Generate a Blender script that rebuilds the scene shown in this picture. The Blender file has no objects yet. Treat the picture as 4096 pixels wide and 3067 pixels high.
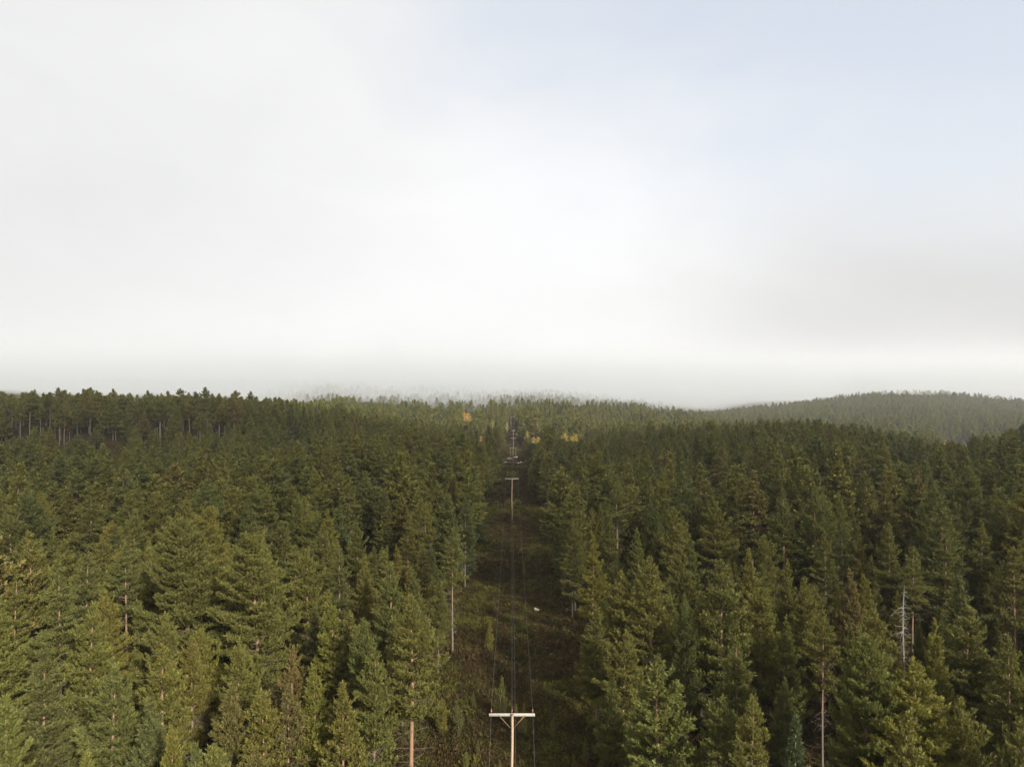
import bpy, math, random
import numpy as np
R = math.radians
C = bpy.context.scene.collection
scene = bpy.context.scene
rng = np.random.default_rng(7)
random.seed(7)

# ------------------------------------------------------------------ camera
CAMZ = 36.0                      # the drone hovers 36 m above the clearing floor
cam_d = bpy.data.cameras.new('camera'); cam = bpy.data.objects.new('camera', cam_d); C.objects.link(cam)
cam_d.sensor_width = 36; cam_d.lens = 24; cam_d.clip_start = 0.5; cam_d.clip_end = 20000
cam.location = (0, 0, CAMZ); cam.rotation_euler = (R(90), 0, 0)
scene.camera = cam

# ------------------------------------------------------------------ world, sun, exposure
SUN_EL, SUN_AZ = 27.0, 146.0      # azimuth clockwise from +Y (view direction): behind and to the right
w = bpy.data.worlds.new('World'); scene.world = w; w.use_nodes = True
nt = w.node_tree; nt.nodes.clear()
class NT:
    def __init__(s, nt): s.nt = nt
    def n(s, t, **k):
        o = s.nt.nodes.new(t)
        for a, b in k.items():
            if a.startswith('i_'): o.inputs[a[2:].replace('_', ' ')].default_value = b
            else: setattr(o, a, b)
        return o
    def l(s, a, b): s.nt.links.new(a, b)
    def val(s, x, inp):
        if isinstance(x, (int, float, tuple)): inp.default_value = x
        else: s.l(x, inp)
    def m(s, op, a, b=None, c=None, clamp=False):
        o = s.nt.nodes.new('ShaderNodeMath'); o.operation = op; o.use_clamp = clamp
        s.val(a, o.inputs[0])
        if b is not None: s.val(b, o.inputs[1])
        if c is not None: s.val(c, o.inputs[2])
        return o.outputs[0]
    def sm(s, x, lo, hi):
        o = s.nt.nodes.new('ShaderNodeMapRange'); o.interpolation_type = 'SMOOTHERSTEP'
        s.val(x, o.inputs[0]); o.inputs[1].default_value = lo; o.inputs[2].default_value = hi
        return o.outputs[0]
    def mix(s, f, a, b, bt='MIX'):
        o = s.nt.nodes.new('ShaderNodeMix'); o.data_type = 'RGBA'; o.blend_type = bt
        s.val(f, o.inputs[0]); s.val(a, o.inputs[6]); s.val(b, o.inputs[7]); return o.outputs[2]
    def noise(s, vec, scale, detail=3, rough=.5, dist=0):
        o = s.nt.nodes.new('ShaderNodeTexNoise'); s.l(vec, o.inputs['Vector'])
        o.inputs['Scale'].default_value = scale; o.inputs['Detail'].default_value = detail
        o.inputs['Roughness'].default_value = rough; o.inputs['Distortion'].default_value = dist
        return o.outputs['Fac']
W = NT(nt)
out = W.n('ShaderNodeOutputWorld'); bg = W.n('ShaderNodeBackground', i_Strength=0.05)
sky = W.n('ShaderNodeTexSky'); sky.sky_type = 'NISHITA'; sky.sun_disc = False
sky.sun_elevation = R(SUN_EL); sky.sun_rotation = R(SUN_AZ); sky.air_density = 1.0; sky.dust_density = .6
tc = W.n('ShaderNodeTexCoord'); d = tc.outputs['Generated']
sp = W.n('ShaderNodeSeparateXYZ'); W.l(d, sp.inputs[0]); X, Y, Z = sp.outputs
mp = W.n('ShaderNodeMapping'); W.l(d, mp.inputs[0]); mp.inputs['Scale'].default_value = (1, 1, 2.4)
dv = mp.outputs[0]
n1 = W.noise(dv, 1.6, 5, .48, .3); n2 = W.noise(dv, 4.5, 6, .55, .4)
nn = W.m('ADD', W.m('MULTIPLY', W.m('SUBTRACT', n1, .5), .42), W.m('MULTIPLY', W.m('SUBTRACT', n2, .5), .15))
s1 = W.m('SUBTRACT', W.m('ADD', Z, W.m('MULTIPLY', X, .9)), W.m('MULTIPLY', Y, .36))
s2 = W.m('SUBTRACT', W.m('ADD', Z, W.m('MULTIPLY', X, .16)), W.m('MULTIPLY', Y, .33))
s_ = W.n('ShaderNodeMath', operation='SMOOTH_MIN'); W.l(s1, s_.inputs[0]); W.l(s2, s_.inputs[1]); s_.inputs[2].default_value = .1
gap = W.m('ADD', s_.outputs[0], nn)
blue = W.m('MULTIPLY', W.sm(gap, -.12, .34), W.sm(Y, .05, .5))                                  # how far the cloud opens to the blue
veil = W.mix(.66, W.mix(1.0, sky.outputs[0], (1.5, 1.5, 1.5, 1), 'MULTIPLY'), (8.5, 8.85, 9.4, 1))         # thin high cloud over the blue
# cloud tones: bright white where thin, light grey where thick, greyer low on the right
c_noise = W.noise(dv, 2.6, 5, .5, .5)
tone = W.m('ADD', 8.3, W.m('MULTIPLY', W.m('SUBTRACT', c_noise, .5), 1.6))
lowr = W.m('MULTIPLY', W.sm(X, .05, .55), W.sm(W.m('SUBTRACT', .36, Z), .02, .36))
tone = W.m('SUBTRACT', tone, W.m('MULTIPLY', lowr, 2.3))
tone = W.m('SUBTRACT', tone, W.m('MULTIPLY', W.sm(W.m('MULTIPLY', X, -1), .15, .7), .55))
brt = W.m('MULTIPLY', W.sm(W.m('SUBTRACT', .45, W.m('ABSOLUTE', W.m('SUBTRACT', X, .05))), 0, .45), W.sm(W.m('SUBTRACT', .5, W.m('ABSOLUTE', W.m('SUBTRACT', Z, .2))), .2, .5))
tone = W.m('ADD', tone, W.m('MULTIPLY', brt, .8))
sv = W.n('ShaderNodeVectorMath', operation='DOT_PRODUCT'); W.l(d, sv.inputs[0])
sv.inputs[1].default_value = (math.sin(R(SUN_AZ)) * math.cos(R(SUN_EL)), math.cos(R(SUN_AZ)) * math.cos(R(SUN_EL)), math.sin(R(SUN_EL)))
tone = W.m('MULTIPLY', tone, W.m('ADD', 1, W.m('MULTIPLY', W.sm(sv.outputs['Value'], .2, 1.0), 1.8)))
tone = W.m('MULTIPLY', tone, W.m('ADD', 1, W.m('MULTIPLY', W.sm(Z, .52, .95), .15)))      # and brighter overhead than at the horizon      # cloud is brightest round the sun
cc = W.n('ShaderNodeCombineColor'); warm = W.m('MAXIMUM', W.sm(Z, .5, .8), W.sm(sv.outputs['Value'], -.1, .6))          # sunlit cloud overhead and behind is warmer
W.l(tone, cc.inputs[0]); W.l(W.m('MULTIPLY', tone, W.m('SUBTRACT', 1.003, W.m('MULTIPLY', warm, .045))), cc.inputs[1]); W.l(W.m('MULTIPLY', tone, W.m('SUBTRACT', 1.01, W.m('MULTIPLY', warm, .17))), cc.inputs[2])
col = W.mix(blue, cc.outputs[0], veil)
W.l(col, bg.inputs['Color']); W.l(bg.outputs[0], out.inputs[0])

sd = bpy.data.lights.new('sun', 'SUN'); sd.energy = 5.0; sd.angle = R(4); sd.color = (1, .93, .80)
so = bpy.data.objects.new('sun', sd); C.objects.link(so); so.location = (60, -60, 120)
so.rotation_euler = (R(90 - SUN_EL), 0, R(180 - SUN_AZ))
vs = scene.view_settings; vs.view_transform = 'Standard'; vs.look = 'None'; vs.exposure = 1.1; vs.gamma = 1; vs.use_curve_mapping = False
scene.cycles.max_bounces = 6; scene.cycles.diffuse_bounces = 2; scene.cycles.transmission_bounces = 3
scene.cycles.volume_bounces = 3; scene.cycles.use_adaptive_sampling = False; scene.cycles.use_denoising = True

# ------------------------------------------------------------------ materials
def mat(name):
    m = bpy.data.materials.new(name); m.use_nodes = True; n = NT(m.node_tree); m.node_tree.nodes.clear()
    o = n.n('ShaderNodeOutputMaterial'); return m, n, o
def ramp(n, fac, stops):
    r = n.n('ShaderNodeValToRGB'); e = r.color_ramp.elements
    while len(e) < len(stops): e.new(.5)
    for q, (p, c) in zip(e, stops): q.position = p; q.color = (*c, 1)
    n.l(fac, r.inputs[0]); return r.outputs[0]
def leaf_mat(name, stops, warm, rough=.65, trans=.34, spec=.2):
    m, n, o = mat(name)
    oi = n.n('ShaderNodeObjectInfo'); at = n.n('ShaderNodeAttribute', attribute_name='tint')
    c = ramp(n, oi.outputs['Random'], stops)
    c = n.mix(1.0, c, oi.outputs['Color'], 'MULTIPLY')
    # each shoot has its own shade; a few are yellowed or browned
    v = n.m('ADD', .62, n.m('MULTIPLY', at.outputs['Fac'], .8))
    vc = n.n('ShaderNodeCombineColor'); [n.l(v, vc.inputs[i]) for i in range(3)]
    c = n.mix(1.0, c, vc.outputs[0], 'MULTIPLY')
    at2 = n.n('ShaderNodeAttribute', attribute_name='brown')
    c = n.mix(at2.outputs['Fac'], c, (*warm, 1))
    p = n.n('ShaderNodeBsdfPrincipled'); n.l(c, p.inputs['Base Color']); p.inputs['Roughness'].default_value = rough
    p.inputs['Specular IOR Level'].default_value = spec
    t = n.n('ShaderNodeBsdfTranslucent'); n.l(c, t.inputs[0])
    ms = n.n('ShaderNodeMixShader'); ms.inputs[0].default_value = trans
    n.l(p.outputs[0], ms.inputs[1]); n.l(t.outputs[0], ms.inputs[2]); n.l(ms.outputs[0], o.inputs[0]); return m
M = {}
PINE = [(0, (.084, .091, .030)), (.25, (.096, .102, .027)), (.5, (.118, .118, .028)), (.75, (.108, .103, .027)), (.93, (.122, .116, .026)), (1, (.120, .096, .032))]
M['pine'] = leaf_mat('pine_needles', PINE, (.085, .058, .028))
M['spruce'] = leaf_mat('spruce_needles', [(0, (.058, .075, .030)), (1, (.078, .092, .030))], (.06, .045, .025))
M['gold'] = leaf_mat('golden_birch_leaves', [(0, (.36, .25, .05)), (1, (.42, .31, .06))], (.22, .26, .05), trans=.35)
M['orange'] = leaf_mat('orange_birch_leaves', [(0, (.40, .22, .045)), (1, (.44, .26, .05))], (.36, .14, .04), trans=.35)
M['lime'] = leaf_mat('yellow_green_leaves', [(0, (.20, .19, .04)), (1, (.26, .23, .04))], (.30, .2, .04), trans=.35)
M['heather'] = leaf_mat('heather_and_bilberry', [(0, (.044, .027, .009)), (.4, (.048, .034, .009)), (.7, (.046, .044, .010)), (1, (.066, .036, .013))], (.09, .05, .03))
M['moss'] = leaf_mat('moss_leaves', [(0, (.075, .080, .013)), (1, (.10, .092, .014))], (.09, .07, .02))
def bark_mat(name, low, high, split, var=.35, scale=6):
    m, n, o = mat(name)
    t = n.n('ShaderNodeTexCoord'); g = n.n('ShaderNodeSeparateXYZ'); n.l(t.outputs['Generated'], g.inputs[0])
    mp = n.n('ShaderNodeMapping'); n.l(t.outputs['Object'], mp.inputs[0]); mp.inputs['Scale'].default_value = (1, 1, .35)
    a = n.noise(mp.outputs[0], scale, 4, .6); b = n.noise(mp.outputs[0], 1.2, 2)
    f = n.sm(n.m('ADD', g.outputs[2], n.m('MULTIPLY', n.m('SUBTRACT', b, .5), .25)), split - .12, split + .12)
    c = n.mix(f, (*low, 1), (*high, 1))
    v = n.m('ADD', 1 - var, n.m('MULTIPLY', a, 2 * var))
    vc = n.n('ShaderNodeCombineColor'); [n.l(v, vc.inputs[i]) for i in range(3)]
    c = n.mix(1.0, c, vc.outputs[0], 'MULTIPLY')
    p = n.n('ShaderNodeBsdfPrincipled'); n.l(c, p.inputs['Base Color']); p.inputs['Roughness'].default_value = .85
    bp = n.n('ShaderNodeBump', i_Strength=.5); n.l(a, bp.inputs['Height']); n.l(bp.outputs[0], p.inputs['Normal'])
    n.l(p.outputs[0], o.inputs[0]); return m
M['pinebark'] = bark_mat('pine_bark', (.12, .10, .08), (.19, .115, .072), .42)
M['orangebark'] = bark_mat('orange_pine_bark', (.19, .11, .065), (.21, .12, .068), .3)
M['sprucebark'] = bark_mat('spruce_bark', (.13, .105, .085), (.16, .12, .09), .5)
M['birchbark'] = bark_mat('birch_bark', (.35, .33, .30), (.5, .48, .44), .2)
M['deadwood'] = bark_mat('dead_wood', (.20, .17, .14), (.34, .31, .27), .3)
M['twig'] = bark_mat('dry_twigs', (.15, .115, .085), (.17, .13, .10), .5)
M['snag'] = bark_mat('weathered_snag_wood', (.10, .085, .07), (.17, .16, .145), .45)
M['polewood'] = bark_mat('pole_wood', (.20, .14, .10), (.31, .215, .15), .3, .22, 9)
M['greywood'] = bark_mat('weathered_grey_timber', (.23, .22, .195), (.25, .235, .21), .5, .25, 12)
M['brownwood'] = bark_mat('dark_creosoted_wood', (.085, .06, .05), (.20, .15, .12), .6, .22, 9)
def plain(name, c, rough=.5, metal=0, nscale=0, amt=.3):
    m, n, o = mat(name); p = n.n('ShaderNodeBsdfPrincipled')
    p.inputs['Roughness'].default_value = rough; p.inputs['Metallic'].default_value = metal
    t = n.n('ShaderNodeTexCoord'); a = n.noise(t.outputs['Object'], nscale or 8, 4, .6)
    n.l(n.mix(a, (*[k * (1 - amt) for k in c], 1), (*[min(1, k * (1 + amt)) for k in c], 1)), p.inputs['Base Color'])
    n.l(p.outputs[0], o.inputs[0]); return m
M['metal'] = plain('galvanised_metal', (.5, .52, .55), .4, .8)
M['rust'] = plain('rusty_steel', (.16, .085, .055), .7, .2)
M['porcelain'] = plain('brown_porcelain', (.13, .022, .018), .2)
M['wire'] = plain('weathered_conductor', (.10, .10, .11), .6, .2)
M['white'] = plain('pale_painted_wood', (.6, .58, .53), .7)
def rock_mat():
    m, n, o = mat('lichen_granite'); t = n.n('ShaderNodeTexCoord')
    a = n.noise(t.outputs['Object'], 2.2, 6, .65); b = n.noise(t.outputs['Object'], 9, 4, .6)
    c = n.mix(n.sm(a, .35, .65), (.20, .17, .14, 1), (.36, .33, .29, 1)); c = n.mix(n.sm(b, .55, .75), c, (.12, .11, .06, 1))
    p = n.n('ShaderNodeBsdfPrincipled'); n.l(c, p.inputs['Base Color']); p.inputs['Roughness'].default_value = .9
    bp = n.n('ShaderNodeBump', i_Strength=.6); n.l(b, bp.inputs['Height']); n.l(bp.outputs[0], p.inputs['Normal'])
    n.l(p.outputs[0], o.inputs[0]); return m
M['rock'] = rock_mat()
def ground_mat():
    m, n, o = mat('forest_floor'); t = n.n('ShaderNodeTexCoord'); P = t.outputs['Object']
    P_ = 1; a = n.noise(P, .09, 5, .6); b = n.noise(P, .5, 6, .65); c3 = n.noise(P, 3.5, 5, .7)
    c = n.mix(n.sm(a, .35, .65), (.036, .021, .009, 1), (.036, .030, .009, 1))
    c = n.mix(n.sm(b, .52, .72), c, (.060, .058, .012, 1))
    c = n.mix(n.sm(n.noise(P, .31, 5, .7), .60, .72), c, (.075, .043, .026, 1))
    v = n.m('ADD', .30, n.m('MULTIPLY', c3, .95)); vc = n.n('ShaderNodeCombineColor'); [n.l(v, vc.inputs[i]) for i in range(3)]
    c = n.mix(1.0, c, vc.outputs[0], 'MULTIPLY')
    p = n.n('ShaderNodeBsdfPrincipled'); n.l(c, p.inputs['Base Color']); p.inputs['Roughness'].default_value = .95
    p.inputs['Specular IOR Level'].default_value = .1
    bp = n.n('ShaderNodeBump', i_Strength=.9, i_Distance=.4); n.l(c3, bp.inputs['Height']); n.l(bp.outputs[0], p.inputs['Normal'])
    n.l(p.outputs[0], o.inputs[0]); return m
M['ground'] = ground_mat()

# ------------------------------------------------------------------ terrain height field
UD = np.array([-.9, -.6, -.42, -.3, -.2, -.08, 0, .1, .3, .45, .57, .65, .75, .95])
DD = np.array([-150, 0, 30, 60, 120, 200, 285, 330, 400, 500, 600, 700, 900, 1100, 1300, 1600, 2000, 2800, 4500.])
TT = np.minimum(np.where(DD > 1500, -14, 25), np.array([
 [-70,-50,-39,-34,-36,-38,-37,-22,-26,-42,-46,-47,-40,-30,-15, 40,110,190,230],
 [-70,-50,-39,-34,-36,-38,-37,-21,-25,-40,-45,-46,-38,-28,-13, 30, 90,170,210],
 [-70,-50,-39,-34,-36,-37,-36,-23,-26,-36,-40,-42,-36,-28,-15, 12, 50,110,150],
 [-70,-50,-39,-34.5,-36,-37,-36,-28,-27,-33,-37,-36,-32,-28,-24,  0, 30, 60, 90],
 [-70,-51,-40,-35,-36,-36.5,-37,-38,-39,-40,-39,-38,-33,-30,-27, -8, 12, 40, 60],
 [-70,-52,-41,-36,-36,-36,-39,-43,-48,-49,-46,-40,-34,-31,-27,-22,-10, 20, 30],
 [-70,-52,-41,-36,-36,-36,-38,-41,-43,-47,-43,-39,-34,-33,-33,-38,-26, 0, 10],
 [-70,-52,-41,-36,-36,-36,-40,-43,-48,-50,-47,-43,-37,-37,-38,-50,-45,-30,-20],
 [-70,-51,-40,-35,-35.5,-37,-37,-38,-42,-50,-55,-57,-60,-67,-78,-100,-115,-125,-120],
 [-70,-50,-39,-34.5,-35,-37,-37,-38,-43,-52,-58,-60,-57,-48,-50,-92,-120,-130,-130],
 [-70,-50,-39,-34.5,-35,-37,-41,-44,-51,-57,-60,-60,-50,-39,-33,-60,-95,-120,-130],
 [-70,-50,-39,-34.5,-35,-39,-45,-52,-59,-61,-61,-60,-52,-42,-37,-62,-95,-120,-130],
 [-70,-50,-39,-34.5,-35,-36,-37,-40,-49,-57,-61,-60,-57,-52,-52,-70,-100,-120,-130],
 [-70,-50,-39,-34.5,-35,-36,-37,-38,-44,-55,-60,-61,-60,-60,-64,-80,-105,-120,-130]], float))
def _prep():
    # resample rows finely and smooth so slopes have no creases
    us = np.linspace(-1.2, 1.2, 121); ds = np.concatenate([np.arange(-150, 700, 10.), np.arange(700, 4501, 40.)])
    A = np.empty((len(us), len(ds)))
    rows = np.array([np.interp(ds, DD, r) for r in TT])
    for j in range(len(ds)): A[:, j] = np.interp(us, UD, rows[:, j])
    k = np.array([1, 2, 3, 2, 1.]); k /= k.sum()
    for _ in range(1):
        A = np.apply_along_axis(lambda v: np.convolve(np.pad(v, 2, mode='edge'), k, 'valid'), 0, A)
    k2 = np.array([1, 2, 1.]) / 4
    A = np.apply_along_axis(lambda v: np.convolve(np.pad(v, 1, mode='edge'), k2, 'valid'), 1, A)
    return us, ds, A
US, DS, TA = _prep()
_ph = rng.uniform(0, 6.28, (14, 2)); _fr = np.array([(math.cos(a), math.sin(a)) for a in rng.uniform(0, 3.14, 14)]) ; _wl = np.geomspace(5, 90, 14)
def bumps(x, y):
    s = 0
    for i in range(14):
        k = 6.283 / _wl[i]
        s = s + np.sin((x * _fr[i, 0] + y * _fr[i, 1]) * k + _ph[i, 0]) * np.sin((x * _fr[i, 1] - y * _fr[i, 0]) * k * .8 + _ph[i, 1]) * (_wl[i] ** .62) * .045
    return s
def ground_z(x, y):
    x = np.asarray(x, float); y = np.asarray(y, float)
    u = np.clip(x / np.maximum(y, 60), -1.199, 1.199); dd = np.clip(y, -149, 4499)
    ui = (u - US[0]) / (US[1] - US[0]); i = np.clip(ui.astype(int), 0, len(US) - 2); fu = ui - i
    j = np.clip(np.searchsorted(DS, dd) - 1, 0, len(DS) - 2); fd = (dd - DS[j]) / (DS[j + 1] - DS[j])
    z = (TA[i, j] * (1 - fu) + TA[i + 1, j] * fu) * (1 - fd) + (TA[i, j + 1] * (1 - fu) + TA[i + 1, j + 1] * fu) * fd
    return CAMZ + z + bumps(x, y) * np.clip(1.0 * np.where(y > 500, 2.0, .8), 0, 2)
def gz(x, y): return float(ground_z(np.array([x]), np.array([y]))[0])

# ------------------------------------------------------------------ object helpers
def mesh_np(name, V, F, mats, midx=None, tint=None, brown=None, smooth=False):
    """triangle mesh from numpy arrays"""
    me = bpy.data.meshes.new(name); V = np.asarray(V, np.float32); F = np.asarray(F, np.int32)
    me.vertices.add(len(V)); me.vertices.foreach_set('co', V.ravel())
    k = F.shape[1]; me.loops.add(F.size); me.loops.foreach_set('vertex_index', F.ravel())
    me.polygons.add(len(F)); me.polygons.foreach_set('loop_start', np.arange(0, F.size, k, dtype=np.int32))
    if midx is not None: me.polygons.foreach_set('material_index', np.asarray(midx, np.int32))
    if smooth: me.polygons.foreach_set('use_smooth', np.ones(len(F), bool))
    for m in mats: me.materials.append(m)
    for nm, arr in (('tint', tint), ('brown', brown)):
        if arr is not None:
            a = me.attributes.new(nm, 'FLOAT', 'FACE'); a.data.foreach_set('value', np.asarray(arr, np.float32))
    me.update(calc_edges=True); return me
def link(name, data, parent=None, loc=None, **props):
    o = bpy.data.objects.new(name, data); C.objects.link(o)
    if parent is not None: o.parent = parent
    if loc is not None: o.location = loc
    for k, v in props.items():
        if v is not None: o[k] = v
    return o

class Tubes:
    """collects tapered tubes; quads"""
    def __init__(s): s.V = []; s.F = []; s.n = 0
    def add(s, pts, rad, sides=6, cap=True):
        pts = np.asarray(pts, float); n = len(pts); rad = np.broadcast_to(rad, (n,))
        t = np.gradient(pts, axis=0); t /= np.linalg.norm(t, axis=1)[:, None] + 1e-9
        ref = np.where(np.abs(t[:, 2:3]) > .9, np.array([[1., 0, 0]]), np.array([[0, 0, 1.]]))
        a = np.cross(t, ref); a /= np.linalg.norm(a, axis=1)[:, None] + 1e-9; b = np.cross(t, a)
        an = np.arange(sides) * 6.28318 / sides
        ring = pts[:, None, :] + rad[:, None, None] * (np.cos(an)[None, :, None] * a[:, None, :] + np.sin(an)[None, :, None] * b[:, None, :])
        s.V.append(ring.reshape(-1, 3))
        i = np.arange(n - 1)[:, None] * sides; j = np.arange(sides)[None, :]; j2 = (j + 1) % sides
        q = np.stack([i + j, i + j2, i + sides + j2, i + sides + j], -1).reshape(-1, 4) + s.n
        s.F.append(q); s.n += n * sides
        if cap:
            for base, k in ((0, 0), ((n - 1) * sides, 1)):
                s.V.append(pts[[0 if k == 0 else -1]]); c = s.n; s.n += 1
                v0 = c - n * sides if k == 0 else c - 1 - n * sides + base
                if k == 1: v0 = c - 1 - sides
                f = np.array([[c, v0 + (m + 1) % sides, v0 + m, v0 + m] for m in range(sides)])
                s.F.append(f)
    def tris(s):
        V = np.concatenate(s.V); Q = np.concatenate(s.F)
        T = np.concatenate([Q[:, [0, 1, 2]], Q[:, [0, 2, 3]]]); T = T[(T[:, 0] != T[:, 1]) & (T[:, 1] != T[:, 2]) & (T[:, 0] != T[:, 2])]
        return V, T
    def build(s, name, m):
        V, T = s.tris(); return mesh_np(name, V, T, [m], smooth=True)
def norm(v): return v / (np.linalg.norm(v, axis=-1, keepdims=True) + 1e-9)
def brush(P, D, L, K, wid, r, spread=.75, nl=.55):
    """bottle-brush shoots: K narrow needle bundles splayed round each shoot axis"""
    n = len(P); d = norm(D)[:, None, :]; rv = r.normal(size=(n, K, 3)); rv = rv - (rv * d).sum(-1, keepdims=True) * d; rv = norm(rv)
    sp = r.uniform(.25, 1, (n, K, 1)) * spread
    dk = norm(d + rv * sp * 1.3); side = norm(np.cross(dk, rv + .3 * r.normal(size=(n, K, 3))))
    base = P[:, None, :] + d * (r.uniform(-.1, .75, (n, K, 1)) * L[:, None, None])
    ll = L[:, None, None] * nl * r.uniform(.7, 1.25, (n, K, 1)); ww = wid * r.uniform(.7, 1.3, (n, K, 1)) * (L[:, None, None] / .35)
    v0 = base - side * ww * .35; v1 = base + side * ww * .35; v2 = base + dk * ll * .75 + side * ww * .5; v3 = base + dk * ll
    V = np.stack([v0, v1, v2, v3], 2).reshape(-1, 3)
    b = np.arange(n * K)[:, None] * 4
    F = np.concatenate([b + [0, 1, 2], b + [0, 2, 3]], 1).reshape(-1, 3)
    return V, F

# ------------------------------------------------------------------ conifer generator
def conifer(seed, H=16, cb=.2, Rm=2.3, prof='cone', ws=.52, nb=5, p_lo=10, p_hi=55, curve=.22, dens=16, slen=.34, K=8, wid=.075,
            kind='pine', missing=.05, twigs=0, limbs=True, trunk_r=.13, updir=.75, lean=.0, tuft=.0, sides=7, wob=.15):
    r = np.random.default_rng(seed)
    zs = np.linspace(0, H, 12); ph = r.uniform(0, 6.28, 4)
    cx = wob * np.sin(zs / H * 4 + ph[0]) * (zs / H) + lean * (zs / H) ** 2 * H; cy = wob * np.sin(zs / H * 5 + ph[1]) * (zs / H)
    cx -= cx[0]; cy -= cy[0]
    def axis(z): return np.array([np.interp(z, zs, cx), np.interp(z, zs, cy), z])
    TB = Tubes(); TB.add(np.stack([cx, cy, zs - np.where(zs == 0, .5, 0)], 1), trunk_r * (1 - zs / H) ** .75 + .012 + np.where(zs == 0, .05, 0), sides)
    LB = Tubes()
    z = H * cb; Ps = []; Ds = []; Ls = []; Br = []; Tn = []
    amp = r.uniform(.75, 1.2, 8)
    while z < H * .985:
        h = (z - H * cb) / (H * (1 - cb))
        if prof == 'cone': rad = 1.04 * Rm * ((1 - h) ** .78) * (1 - .08 * h) * (.72 + .28 * min(1, h / .18))
        elif prof == 'oval': rad = Rm * (max(0, math.sin(math.pi * (h * .80 + .20)))) ** .6 * (1 - .2 * h) * (1 - h) ** .22
        elif prof == 'column': rad = Rm * (1 - h ** 2.2) ** .8 * (.6 + .4 * min(1, h / .15))
        else: rad = Rm * (1 - h ** 3.2) ** .7 * (.65 + .35 * min(1, h / .2))
        rad = max(rad, .16)
        n = max(3, int(round(nb + r.uniform(-1, 1)))); a0 = r.uniform(0, 6.28)
        for b in range(n):
            if r.random() < missing: continue
            a = a0 + b * 6.283 / n + r.normal() * .22
            L = rad * r.uniform(.72, 1.18) * amp[int(a / 6.283 * 8) % 8]
            e = R(p_lo + (p_hi - p_lo) * h ** 1.3 + r.normal() * (11 if kind == 'pine' else 5))
            dr = np.array([math.cos(a), math.sin(a), 0]); pe = np.array([-math.sin(a), math.cos(a), 0])
            cv = curve * r.uniform(.5, 1.4)
            b0 = axis(z + r.uniform(-.85, .85) * ws)
            def pt(t): t = np.asarray(t)[..., None]; return b0 + L * (t * math.cos(e) * dr + (t * math.sin(e) + cv * t * t) * np.array([0, 0, 1.]))
            if limbs and L > .5: LB.add(pt(np.linspace(0, .85, 5)), np.linspace(.010 * L + .005, .004, 5), 3, cap=False)
            m = max(4, int(dens * L * (.45 + .33 * L)))
            t = r.uniform(.08 if L < 1.2 else .14, 1, m) ** .8
            wdt = .42 * L * np.sqrt(np.clip(1.02 - t, 0, 1)) * (.35 + .65 * np.clip(t * 1.6, 0, 1)) + .06
            sgn = r.uniform(-1, 1, m); off = sgn * wdt
            thick = (.07 + .06 * L * (1 - abs(sgn)))
            P = pt(t - abs(off) * .25 / max(L, .3)) + pe * off[:, None]
            P[:, 2] += r.normal(size=m) * thick * .55 + (.10 * abs(off) if kind == 'pine' else -.22 * abs(off))
            if kind == 'pine':
                up = updir + .5 * h
                D = dr * (.55 * r.uniform(.5, 1.2, m))[:, None] + pe * (sgn * .55)[:, None] + np.array([0, 0, 1.]) * up + r.normal(size=(m, 3)) * .28
            else:
                D = dr * .8 + pe * (sgn * .9)[:, None] + np.array([0, 0, 1.]) * (-.25 + .9 * h ** 2) + r.normal(size=(m, 3)) * .2
            Ps.append(P); Ds.append(D); Ls.append(slen * r.uniform(.7, 1.3, m) * (1 - .35 * h))
            Tn.append(np.clip(r.normal(.5, .18, m) + .42 * (t - .62), 0, 1.1)); Br.append(np.where(r.random(m) < .10 * (1 - h), r.uniform(.3, .9, m), 0) + np.zeros(m))  # shoots lighter toward branch ends: pale new growth, and lit tips put into colour
        z += ws * r.uniform(.75, 1.25) * (1 - .45 * h)
    # leader
    m = 9; Ps.append(axis(H)[None, :] + np.stack([r.normal(size=m) * .05, r.normal(size=m) * .05, np.linspace(-1.0, .02, m)], 1))
    Ds.append(np.stack([r.normal(size=m) * .3, r.normal(size=m) * .3, np.ones(m)], 1)); Ls.append(np.full(m, slen)); Br.append(np.zeros(m)); Tn.append(np.full(m, .7))
    P = np.concatenate(Ps); D = np.concatenate(Ds); L = np.concatenate(Ls); B = np.concatenate(Br)
    V, F = brush(P, D, L, K, wid, r)
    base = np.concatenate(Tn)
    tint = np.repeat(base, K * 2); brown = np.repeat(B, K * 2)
    DT = None
    if twigs:
        DT = Tubes(); z0, z1 = H * cb * (1 - .75 * min(1, twigs / 60)), H * (cb + .25)
        for q in range(int(twigs)):
            z = r.uniform(z0, z1); a = r.uniform(0, 6.28); L = r.uniform(.4, 1.0) * (Rm * .75); e = R(r.uniform(-15, 25))
            dr = np.array([math.cos(a) * math.cos(e), math.sin(a) * math.cos(e), math.sin(e)]); p = axis(z)
            t = np.linspace(0, 1, 5)[:, None]; pts = p + dr * L * t + r.normal(size=(5, 3)) * .05 * t * L + np.array([0, 0, -.12]) * L * t * t
            DT.add(pts, np.linspace(.016, .004, 5), 3, cap=False)
            for s in range(4):
                k = r.integers(1, 4); dd = norm(dr + r.normal(size=3) * .7); DT.add(np.stack([pts[k], pts[k] + dd * L * .3, pts[k] + dd * L * .5 + r.normal(size=3) * .06]), [.008, .005, .003], 3, cap=False)
    return dict(trunk=TB, limbs=LB, V=V, F=F, tint=tint, brown=brown, twigs=DT, H=H)
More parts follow.
